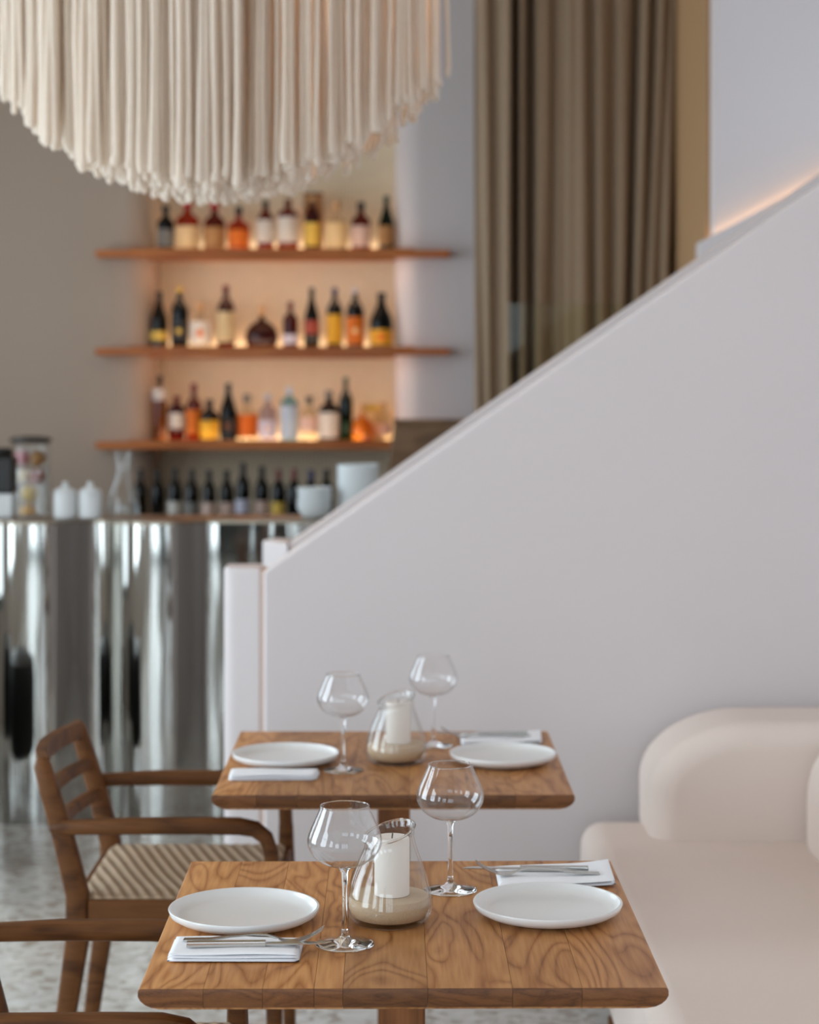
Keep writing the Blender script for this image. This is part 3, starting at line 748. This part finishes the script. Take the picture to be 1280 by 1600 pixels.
# ================================================================== SOFA
sofa = thing('sofa', 'cream upholstered corner banquette with rounded backrests against the stair wall', 'sofa', (0.42, 5.0, 0))
def soft(name, poly, a0, a1, axis, bev, parent, seg=6):
    return MB().prism(poly, a0, a1, axis).build(name, M_SOFA, parent, bevel=bev, bseg=seg, angle=60)
# local origin at far front corner of the seat: x to the right, y negative towards the camera
soft('seat', [(0.0, 0.0), (0.0, -3.6), (0.62, -3.6), (0.62, 0.0)], 0.17, 0.452, 'z', 0.055, sofa)
soft('base', [(0.05, -0.04), (0.05, -3.55), (0.60, -3.55), (0.60, -0.04)], 0.085, 0.2, 'z', 0.02, sofa, 3)
def qarc(cx, cz, rx, rz, a0, a1, n=14): return [(cx+rx*math.cos(a0+(a1-a0)*i/n), cz+rz*math.sin(a0+(a1-a0)*i/n)) for i in range(n+1)]
ex = 0.150
pl = [(ex, 0.40)]+qarc(ex+0.25, 0.555, 0.25, 0.17, PI, PI/2)+[(0.74, 0.725), (0.74, 0.40)]
soft('end_backrest', pl, -0.25, 0.06, 'y', 0.06, sofa, 7)
yb = -0.27
pl = [(yb, 0.40)]+[(-u, v_) for u, v_ in qarc(-yb+0.20, 0.55, 0.20, 0.17, PI, PI/2)]+[(-3.3, 0.72), (-3.55, 0.6), (-3.55, 0.40)]
soft('side_backrest', pl, 0.50, 0.75, 'x', 0.07, sofa, 7)
for (lx, ly) in ((0.05, -0.45), (0.05, -2.0), (0.05, -3.4), (0.5, -0.45), (0.5, -3.4)):
    MB().tube([(lx, ly, 0.1), (lx-0.005, ly, 0.0)], [0.022, 0.016], 10).build('leg', M_CHAIR, sofa)

# ================================================================== TABLES
TZ = 0.74
def make_table():
    t = thing('dining_table', '', 'table')
    top = thing('tabletop', '', ''); top.parent = t
    del top['label']; del top['category']
    th = 0.030; W = 0.70; Dp = 0.70
    ws = [0.086, 0.078, 0.068, 0.038, 0.112, 0.112, 0.092, 0.114]
    x = -W/2
    layers = [(0, 0.003), (-0.0015, 0.0008), (-0.004, 0), (-0.010, 0.0), (-0.016, 0.003), (-0.022, 0.009), (-0.0265, 0.017), (-0.0295, 0.027), (-0.030, 0.030)]
    for i, wd in enumerate(ws):
        x0, x1 = x, x+wd; x = x1
        b = MB(); rg = []
        g = 0.00025
        for (dz, ins) in layers:
            a = x0+(ins if i == 0 else g); c = x1-(ins if i == len(ws)-1 else g)
            fi = ins*0.35
            rg.append([(a, -Dp/2+fi, TZ+dz), (c, -Dp/2+fi, TZ+dz), (c, Dp/2-fi, TZ+dz), (a, Dp/2-fi, TZ+dz)])
        b.loft(rg)
        o = b.build('plank', M_TABLE, top, angle=40)
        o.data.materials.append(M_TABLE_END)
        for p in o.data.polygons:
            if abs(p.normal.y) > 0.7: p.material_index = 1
    MB().box(-0.17, 0.17, -0.04, 0.04, TZ-0.046, TZ-0.0305).build('top_bracket', M_DARK, t, bevel=0.002)
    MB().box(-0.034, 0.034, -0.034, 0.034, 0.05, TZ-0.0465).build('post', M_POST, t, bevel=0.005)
    for a in (0, 1):
        b = MB(); hw = 0.27
        b.loft([[(-hw, -0.03, 0.0), (hw, -0.03, 0.0), (hw, 0.03, 0), (-hw, 0.03, 0)], [(-hw, -0.03, 0.025), (hw, -0.03, 0.025), (hw, 0.03, 0.025), (-hw, 0.03, 0.025)], [(-0.06, -0.03, 0.05-a*0.002), (0.06, -0.03, 0.05-a*0.002), (0.06, 0.03, 0.05-a*0.002), (-0.06, 0.03, 0.05-a*0.002)]])
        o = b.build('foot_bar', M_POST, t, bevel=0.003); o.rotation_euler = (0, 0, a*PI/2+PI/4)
    return t
T1 = (-0.011, 3.007); T2 = (-0.033, 4.235)
tab1 = make_table(); tab1.location = (T1[0], T1[1], 0); tab1.rotation_euler = (0, 0, math.radians(0.5))
tab1['label'] = 'square oak pedestal dining table nearest the camera'; tab1['group'] = 'square oak dining tables'
tab2 = place(tab1, (T2[0], T2[1], 0), math.radians(0.3), 'square oak pedestal dining table further back near the stair wall', 'square oak dining tables')

# ================================================================== CHAIRS
def make_chair():
    t = thing('armchair', '', 'chair')
    hw = 0.232
    for s in (-1, 1):
        y = s*hw
        # rear post, leaning back above and below the seat
        pts = [(-0.262, y*0.98, 0.0), (-0.235, y*0.98, 0.2), (-0.205, y*0.98, 0.40), (-0.205, y*0.98, 0.49), (-0.232, y*0.98, 0.60), (-0.262, y*0.97, 0.70), (-0.278, y*0.95, 0.752), (-0.282, y*0.93, 0.766)]
        MB().tube(pts, [0.014, 0.018, 0.022, 0.022, 0.020, 0.018, 0.016, 0.009], 12, up=(1, 0, 0), flat=1.1, power=3).build('rear_post', M_CHAIR, t)
        # arm sweeping forward and down
        pts = [(-0.258, y*1.03, 0.627), (-0.235, y*1.045, 0.630), (-0.1, y*1.06, 0.634), (0.05, y*1.05, 0.634), (0.125, y*1.03, 0.632), (0.158, y*1.015, 0.625), (0.180, y*1.005, 0.607), (0.190, y, 0.578), (0.192, y, 0.53)]
        MB().tube(pts, [0.008, 0.016, 0.0185, 0.019, 0.019, 0.018, 0.017, 0.0165, 0.0165], 12, up=(0, 0, 1), flat=0.92, power=2.6).build('arm', M_CHAIR, t)
        MB().tube([(0.192, y, 0.5305), (0.193, y, 0.44), (0.197, y, 0.2), (0.202, y, 0.0)], [0.0165, 0.019, 0.016, 0.013], 12, up=(1, 0, 0), power=3).build('front_leg', M_CHAIR, t)
        MB().box(-0.182, 0.174, y-0.013, y+0.013, 0.434, 0.482).build('side_rail', M_CHAIR, t, bevel=0.004)
    MB().box(0.180, 0.206, -hw+0.018, hw-0.018, 0.434, 0.482).build('front_rail', M_CHAIR, t, bevel=0.004)
    MB().box(-0.216, -0.19, -hw+0.02, hw-0.02, 0.434, 0.482).build('back_rail', M_CHAIR, t, bevel=0.004)
    def slat(z0, h, xoff, name, thick=0.010):
        b = MB(); rg = []; n = 12
        for i in range(n+1):
            u = -1+2*i/n; y = u*(hw*0.96-0.008)
            cx = xoff-0.035*(1-u*u)
            rg.append([(cx-thick-0.004, y, z0+h*0.97), (cx+thick-0.004, y, z0+h), (cx+thick, y, z0), (cx-thick, y, z0)])
        b.loft(rg); return b.build(name, M_CHAIR, t, bevel=0.003, bseg=2)
    slat(0.730, 0.038, -0.272, 'top_rail', 0.012)
    slat(0.660, 0.026, -0.250, 'back_slat'); slat(0.592, 0.026, -0.229, 'back_slat')
    # woven seat: relief of cords in a herringbone
    me = bpy.data.meshes.new('woven_seat'); n = 110; vs = []; fs = []; st = []
    for j in range(n+1):
        for i in range(n+1):
            u, v_ = i/n, j/n
            x = -0.205+0.40*u; y = (-hw-0.004)+(2*hw+0.008)*v_
            s = (0.5+0.5*math.sin(2*PI*(x+0.34*y)/0.025))*(0.8+0.2*math.sin(2*PI*y/0.0115))
            edge = min(u, 1-u, v_, 1-v_)
            z = 0.4850+0.006*s*min(1, edge*25)+0.006*min(1, edge*8)-0.010*math.sin(PI*u)*math.sin(PI*v_)
            if edge < 0.0001: z = 0.466
            vs.append((x, y, z)); st.append(s)
    for j in range(n):
        for i in range(n):
            a = j*(n+1)+i; fs.append((a, a+1, a+n+2, a+n+1))
    m = len(vs); vs += [(-0.205, -hw, 0.4645), (0.195, -hw, 0.4645), (0.195, hw, 0.4645), (-0.205, hw, 0.4645)]; st += [0]*4
    fs.append((m+3, m+2, m+1, m))
    me.from_pydata(vs, [], fs); me.update()
    at = me.attributes.new('strand', 'FLOAT', 'POINT')
    at.data.foreach_set('value', st)
    for p in me.polygons: p.use_smooth = True
    me.materials.append(M_WEAVE)
    o = bpy.data.objects.new('woven_seat', me); C.objects.link(o); o.parent = t
    return t
ch = make_chair(); ch.location = (-0.472, 4.34, 0)
ch['label'] = 'teak armchair with woven seat and slatted back at the far table'; ch['group'] = 'teak armchairs'
ch2 = place(ch, (-0.475, 3.08, 0), 0, 'teak armchair cut off at the lower left corner beside the near table', 'teak armchairs')

# ================================================================== TABLEWARE
ST = TZ+0.0006
def make_plate():
    R0 = 0.112
    prof = [(0.001, 0.0), (0.078, 0.0), (0.080, 0.001), (0.098, 0.006), (R0-0.003, 0.0125), (R0, 0.020), (R0-0.001, 0.0218), (R0-0.004, 0.0218), (R0-0.007, 0.016), (0.098, 0.0105), (0.088, 0.0085), (0.001, 0.0078)]
    return MB().lathe(prof, 72, cap0=False, cap1=False).build('dinner_plate', M_CERAMIC, angle=60)
pl0 = make_plate()
def putplate(o, x, y, label):
    o.location = (x, y, ST); tag(o, label, 'plate', 'white stoneware dinner plates')
putplate(pl0, -0.245, 2.986, 'white stoneware plate on the left of the near table')
for (x, y, lab) in ((0.207, 3.018, 'white stoneware plate on the right of the near table'), (-0.259, 4.212, 'white stoneware plate on the left of the far table, touching a napkin'), (0.195, 4.215, 'white stoneware plate on the right of the far table')):
    o = pl0.copy(); C.objects.link(o); putplate(o, x, y, lab)

def make_glass(Hs=1.0):
    t = thing('wine_glass', '', 'glass', group='large stemmed wine glasses')
    fo = [(0.001, 0.0), (0.040, 0.0), (0.0415, 0.001), (0.0405, 0.0022), (0.025, 0.0045), (0.010, 0.008), (0.0055, 0.014), (0.0045, 0.022)]
    MB().lathe(fo, 48, cap0=False).build('foot', M_STEM, t, angle=60)
    MB().lathe([(0.0045, 0.0222), (0.0036, 0.05), (0.0036, 0.085), (0.0048, 0.108), (0.009, 0.116)], 20).build('stem', M_STEM, t, angle=60)
    # bowl outer then inner: wide belly, tapering to a narrower mouth
    outer = [(0.004, 0.1162), (0.016, 0.1180), (0.030, 0.1225), (0.042, 0.131), (0.0495, 0.142), (0.0530, 0.153), (0.0525, 0.162), (0.0490, 0.173), (0.0435, 0.186), (0.0385, 0.198), (0.0345, 0.208)]
    inner = [(r-0.0010, z+0.0003) for r, z in reversed(outer[1:])]
    inner[0] = (outer[-1][0]-0.0008, outer[-1][1])
    pr = outer+[(outer[-1][0]-0.0004, outer[-1][1]+0.0004)]+inner+[(0.003, 0.1192)]
    b = MB(); b.lathe(smooth_prof(pr), 64); b.build('bowl', M_GLASS, t, angle=70)
    MB().lathe([(0.0345+0.0009*math.cos(q), 0.2088+0.0009*math.sin(q)) for q in [2*PI*k_/8 for k_ in range(8)]], 64, closed=True).build('rim', M_STEM, t)
    return t
def smooth_prof(pr): 
    out = []
    n = len(pr)
    for i in range(n-1):
        p0, p1, p2, p3 = pr[max(i-1, 0)], pr[i], pr[i+1], pr[min(i+2, n-1)]
        sharp = math.hypot(p2[0]-p1[0], p2[1]-p1[1]) < 0.003
        for s in range(1 if sharp else 4):
            t = s/4
            out.append(tuple(0.5*((2*p1[k])+(-p0[k]+p2[k])*t+(2*p0[k]-5*p1[k]+4*p2[k]-p3[k])*t*t+(-p0[k]+3*p1[k]-3*p2[k]+p3[k])*t**3) for k in (0, 1)))
    out.append(pr[-1]); return [(max(r, 0.0005), z) for r, z in out]
g0 = make_glass(); zscale(g0, 0.943)
g0.location = (-0.092, 2.862, ST); g0['label'] = 'stemmed wine glass in front of the candle holder on the near table'
place(g0, (0.064, 3.165, ST), 0.3, 'stemmed wine glass behind the candle holder on the near table')
place(g0, (-0.136, 4.125, ST), 0.5, 'stemmed wine glass left of the candle holder on the far table')
place(g0, (0.052, 4.40, ST), 0.8, 'stemmed wine glass rightmost on the far table')

def make_vase():
    t = thing('candle_holder', '', 'candle holder', group='glass candle holders')
    seg = 64
    # body of revolution cut by a slanted plane at the mouth
    outer = [(0.001, 0.0), (0.046, 0.0), (0.053, 0.002), (0.0605, 0.010), (0.0645, 0.022), (0.0640, 0.036), (0.0605, 0.054), (0.0545, 0.074), (0.0475, 0.094), (0.0415, 0.112), (0.0375, 0.128), (0.0372, 0.140), (0.0390, 0.150)]
    outer = smooth_prof(outer)
    inner = [(max(0.0006, r-0.0032), max(z, 0.006)) for r, z in outer if z > 0.004 or r < 0.05]
    inner = [(r, z) for r, z in inner]
    def warp(r, z, a):
        # slanted mouth: lower towards front left
        k = max(0, (z-0.07)/0.08)**1.5
        z2 = z-k*0.016*(0.5+0.5*math.cos(a-math.radians(215)))*1.6
        return (r*math.cos(a), r*math.sin(a), z2)
    prof = outer+list(reversed(inner))
    vs = []; fs = []
    for r, z in prof:
        for i in range(seg): vs.append(warp(r, z, 2*PI*i/seg))
    for j in range(len(prof)-1):
        for i in range(seg): fs.append((j*seg+i, j*seg+(i+1) % seg, (j+1)*seg+(i+1) % seg, (j+1)*seg+i))
    MB().add(vs, fs).build('glass_vase', M_GLASSV, t, angle=60)
    rimp = []
    for i in range(seg):
        rimp.append(Vector(warp(0.0376, 0.150, 2*PI*i/seg)))
    b = MB(); rings_ = []
    for i in range(seg):
        p = rimp[i]; rd = Vector((p.x, p.y, 0)).normalized()
        rings_.append([p+rd*0.0021*math.cos(q)+Vector((0, 0, 1))*0.0021*math.sin(q) for q in [2*PI*k_/8 for k_ in range(8)]])
    rings_.append(rings_[0])
    b.loft(rings_, caps=False); b.build('rim', M_STEM, t)
    sand = [(0.001, 0.0065), (0.046, 0.0065), (0.054, 0.010), (0.0600, 0.022), (0.0597, 0.034), (0.0585, 0.040), (0.05, 0.0405), (0.03, 0.0415), (0.001, 0.042)]
    MB().lathe(sand, 48, cap0=False, cap1=False).build('sand', M_SAND, t, angle=50)
    c = (0.004, -0.002, 0.0)
    cd = MB().lathe([(0.001, 0.0425), (0.0255, 0.0425), (0.026, 0.044), (0.026, 0.128), (0.0245, 0.1305), (0.020, 0.1295), (0.001, 0.128)], 40, c=c, cap0=False, cap1=False).build('candle', M_WAX, t, angle=50)
    MB().tube([(0.004, -0.002, 0.1275), (0.005, -0.002, 0.136)], 0.0009, 6).build('wick', M_WICK, cd)
    return t
v0 = make_vase(); zscale(v0, 0.96); v0.location = (-0.030, 2.985, ST); v0['label'] = 'glass holder with white candle in sand on the near table'
place(v0, (-0.028, 4.22, ST), 0.15, 'glass holder with white candle in sand on the far table')

def make_napkin(corners, label, layers=3, th=0.0038, wav=0.0015, name='folded_napkin', flare=0.0):
    cx = sum(p[0] for p in corners)/4; cy = sum(p[1] for p in corners)/4
    t = thing(name, label, 'napkin', (cx, cy, ST), 0, 'folded white napkins')
    cs = [(p[0]-cx, p[1]-cy) for p in corners]   # front-left, front-right, back-right, back-left
    z = 0.0
    for l in range(layers):
        nx, ny = 26, 12; b = MB(); vs = []; fs = []
        off = [random.uniform(-.003, .003) for _ in range(4)]
        ph = random.uniform(0, 6)
        for side in (0, 1):
            for j in range(ny+1):
                for i in range(nx+1):
                    u, v_ = i/nx, j/ny
                    ins = 0.0015*l
                    uu = u*(1-0.012*l)+0.004*l; vv = v_*(1-0.02*l)+0.008*l
                    x = (cs[0][0]*(1-uu)+cs[1][0]*uu)*(1-vv)+(cs[3][0]*(1-uu)+cs[2][0]*uu)*vv
                    y = (cs[0][1]*(1-uu)+cs[1][1]*uu)*(1-vv)+(cs[3][1]*(1-uu)+cs[2][1]*uu)*vv
                    e = min(u, 1-u, v_, 1-v_)
                    rnd = min(1, (e/0.05))**0.5 if e < 0.05 else 1
                    zz = z+th/2+(th/2*0.92*rnd)*(1 if side else -1)
                    lift = flare*max(0, (u-0.6)/0.4)**2*(l+1)/layers
                    zz += wav*max(0, l)*(0.5+0.5*math.sin(ph+6*u+2*v_))*0.6*(1 if side else 0.999)+lift
                    x += off[0]*v_*0.6; y += off[1]*u*0.6
                    vs.append((x, y, zz))
        n = (nx+1)*(ny+1)
        for j in range(ny):
            for i in range(nx):
                a = j*(nx+1)+i
                fs.append((a, a+nx+1, a+nx+2, a+1)); fs.append((n+a, n+a+1, n+a+nx+2, n+a+nx+1))
        for i in range(nx):
            fs.append((i, i+1, n+i+1, n+i)); a = ny*(nx+1)+i; fs.append((a, n+a, n+a+1, a+1))
        for j in range(ny):
            a = j*(nx+1); fs.append((a, n+a, n+a+nx+1, a+nx+1)); a += nx; fs.append((a, a+nx+1, n+a+nx+1, n+a))
        b.add(vs, fs); b.build('fold', M_NAPKIN, t, angle=80)
        z += th+0.0002
    return z
zn = make_napkin([(-0.334, 2.772), (-0.152, 2.772), (-0.150, 2.864), (-0.334, 2.868)], 'folded white napkin under a knife and fork, near table left')
make_napkin([(0.140, 3.168), (0.326, 3.182), (0.330, 3.325), (0.140, 3.292)], 'folded white napkin with cutlery, near table right', layers=2, th=0.004, flare=0.004)
make_napkin([(-0.362, 4.015), (-0.186, 4.022), (-0.182, 4.088), (-0.362, 4.088)], 'folded white napkin in front of the left plate, far table')
make_napkin([(0.112, 4.40), (0.290, 4.412), (0.297, 4.542), (0.115, 4.512)], 'folded white napkin behind the right plate, far table', layers=2, th=0.004, flare=0.004)

def make_fork():
    t = thing('fork', '', 'fork', group='steel forks')
    def strip(pts, ws, th, name):
        b = MB(); rg = []
        for (x, z), w_ in zip(pts, ws):
            rg.append([(x, -w_/2, z), (x, w_/2, z), (x, w_/2, z+th), (x, -w_/2, z+th)])
        b.loft(rg); return b.build(name, M_STEEL, t, bevel=0.0006, bseg=2)
    strip([(-0.098, 0.0), (-0.06, 0.0015), (-0.03, 0.006), (0.0, 0.009), (0.02, 0.0085), (0.035, 0.0045)], [0.013, 0.012, 0.009, 0.0065, 0.006, 0.0065], 0.0022, 'handle')
    strip([(0.0352, 0.0045), (0.045, 0.001), (0.055, 0.0), (0.065, 0.002)], [0.0065, 0.017, 0.023, 0.0235], 0.0018, 'head')
    for i in range(4):
        y = -0.0098+0.00655*i; b = MB(); rg = []
        for x, z, w_ in ((0.0652, 0.002, 0.0038), (0.08, 0.0075, 0.0034), (0.092, 0.0145, 0.0030), (0.100, 0.0205, 0.0018)):
            rg.append([(x, y-w_/2, z), (x, y+w_/2, z), (x, y+w_/2, z+0.0016), (x, y-w_/2, z+0.0016)])
        b.loft(rg); b.build('tine', M_STEEL, t)
    return t
def make_knife():
    t = thing('table_knife', '', 'knife', group='steel table knives')
    MB().box(-0.098, 0.012, -0.0055, 0.0055, 0.0, 0.0075).build('handle', M_STEEL, t, bevel=0.0012, bseg=2)
    pl_ = [(0.0122, -0.005), (0.075, -0.007), (0.095, -0.004), (0.104, 0.004), (0.07, 0.006), (0.0122, 0.005)]
    MB().prism(pl_, 0.0025, 0.0045).build('blade', M_STEEL, t, bevel=0.0005, bseg=1)
    return t
zt = ST+0.0135
fk = make_fork(); fk.location = (-0.220, 2.828, zt); fk.rotation_euler = (0, 0, -0.06); fk['label'] = 'steel fork on the left napkin of the near table'
kn = make_knife(); kn.location = (-0.212, 2.806, zt); kn.rotation_euler = (0, 0, 0.04); kn['label'] = 'steel table knife on the left napkin of the near table'
place(fk, (0.206, 3.222, ST+0.0105), PI+0.03, 'steel fork on the right napkin of the near table')
place(kn, (0.190, 3.248, ST+0.0105), PI-0.03, 'steel table knife on the right napkin of the near table')
place(fk, (0.17, 4.455, ST+0.0105), PI+0.03, 'steel fork on the right napkin of the far table')
place(kn, (0.165, 4.478, ST+0.0105), PI, 'steel table knife on the right napkin of the far table')
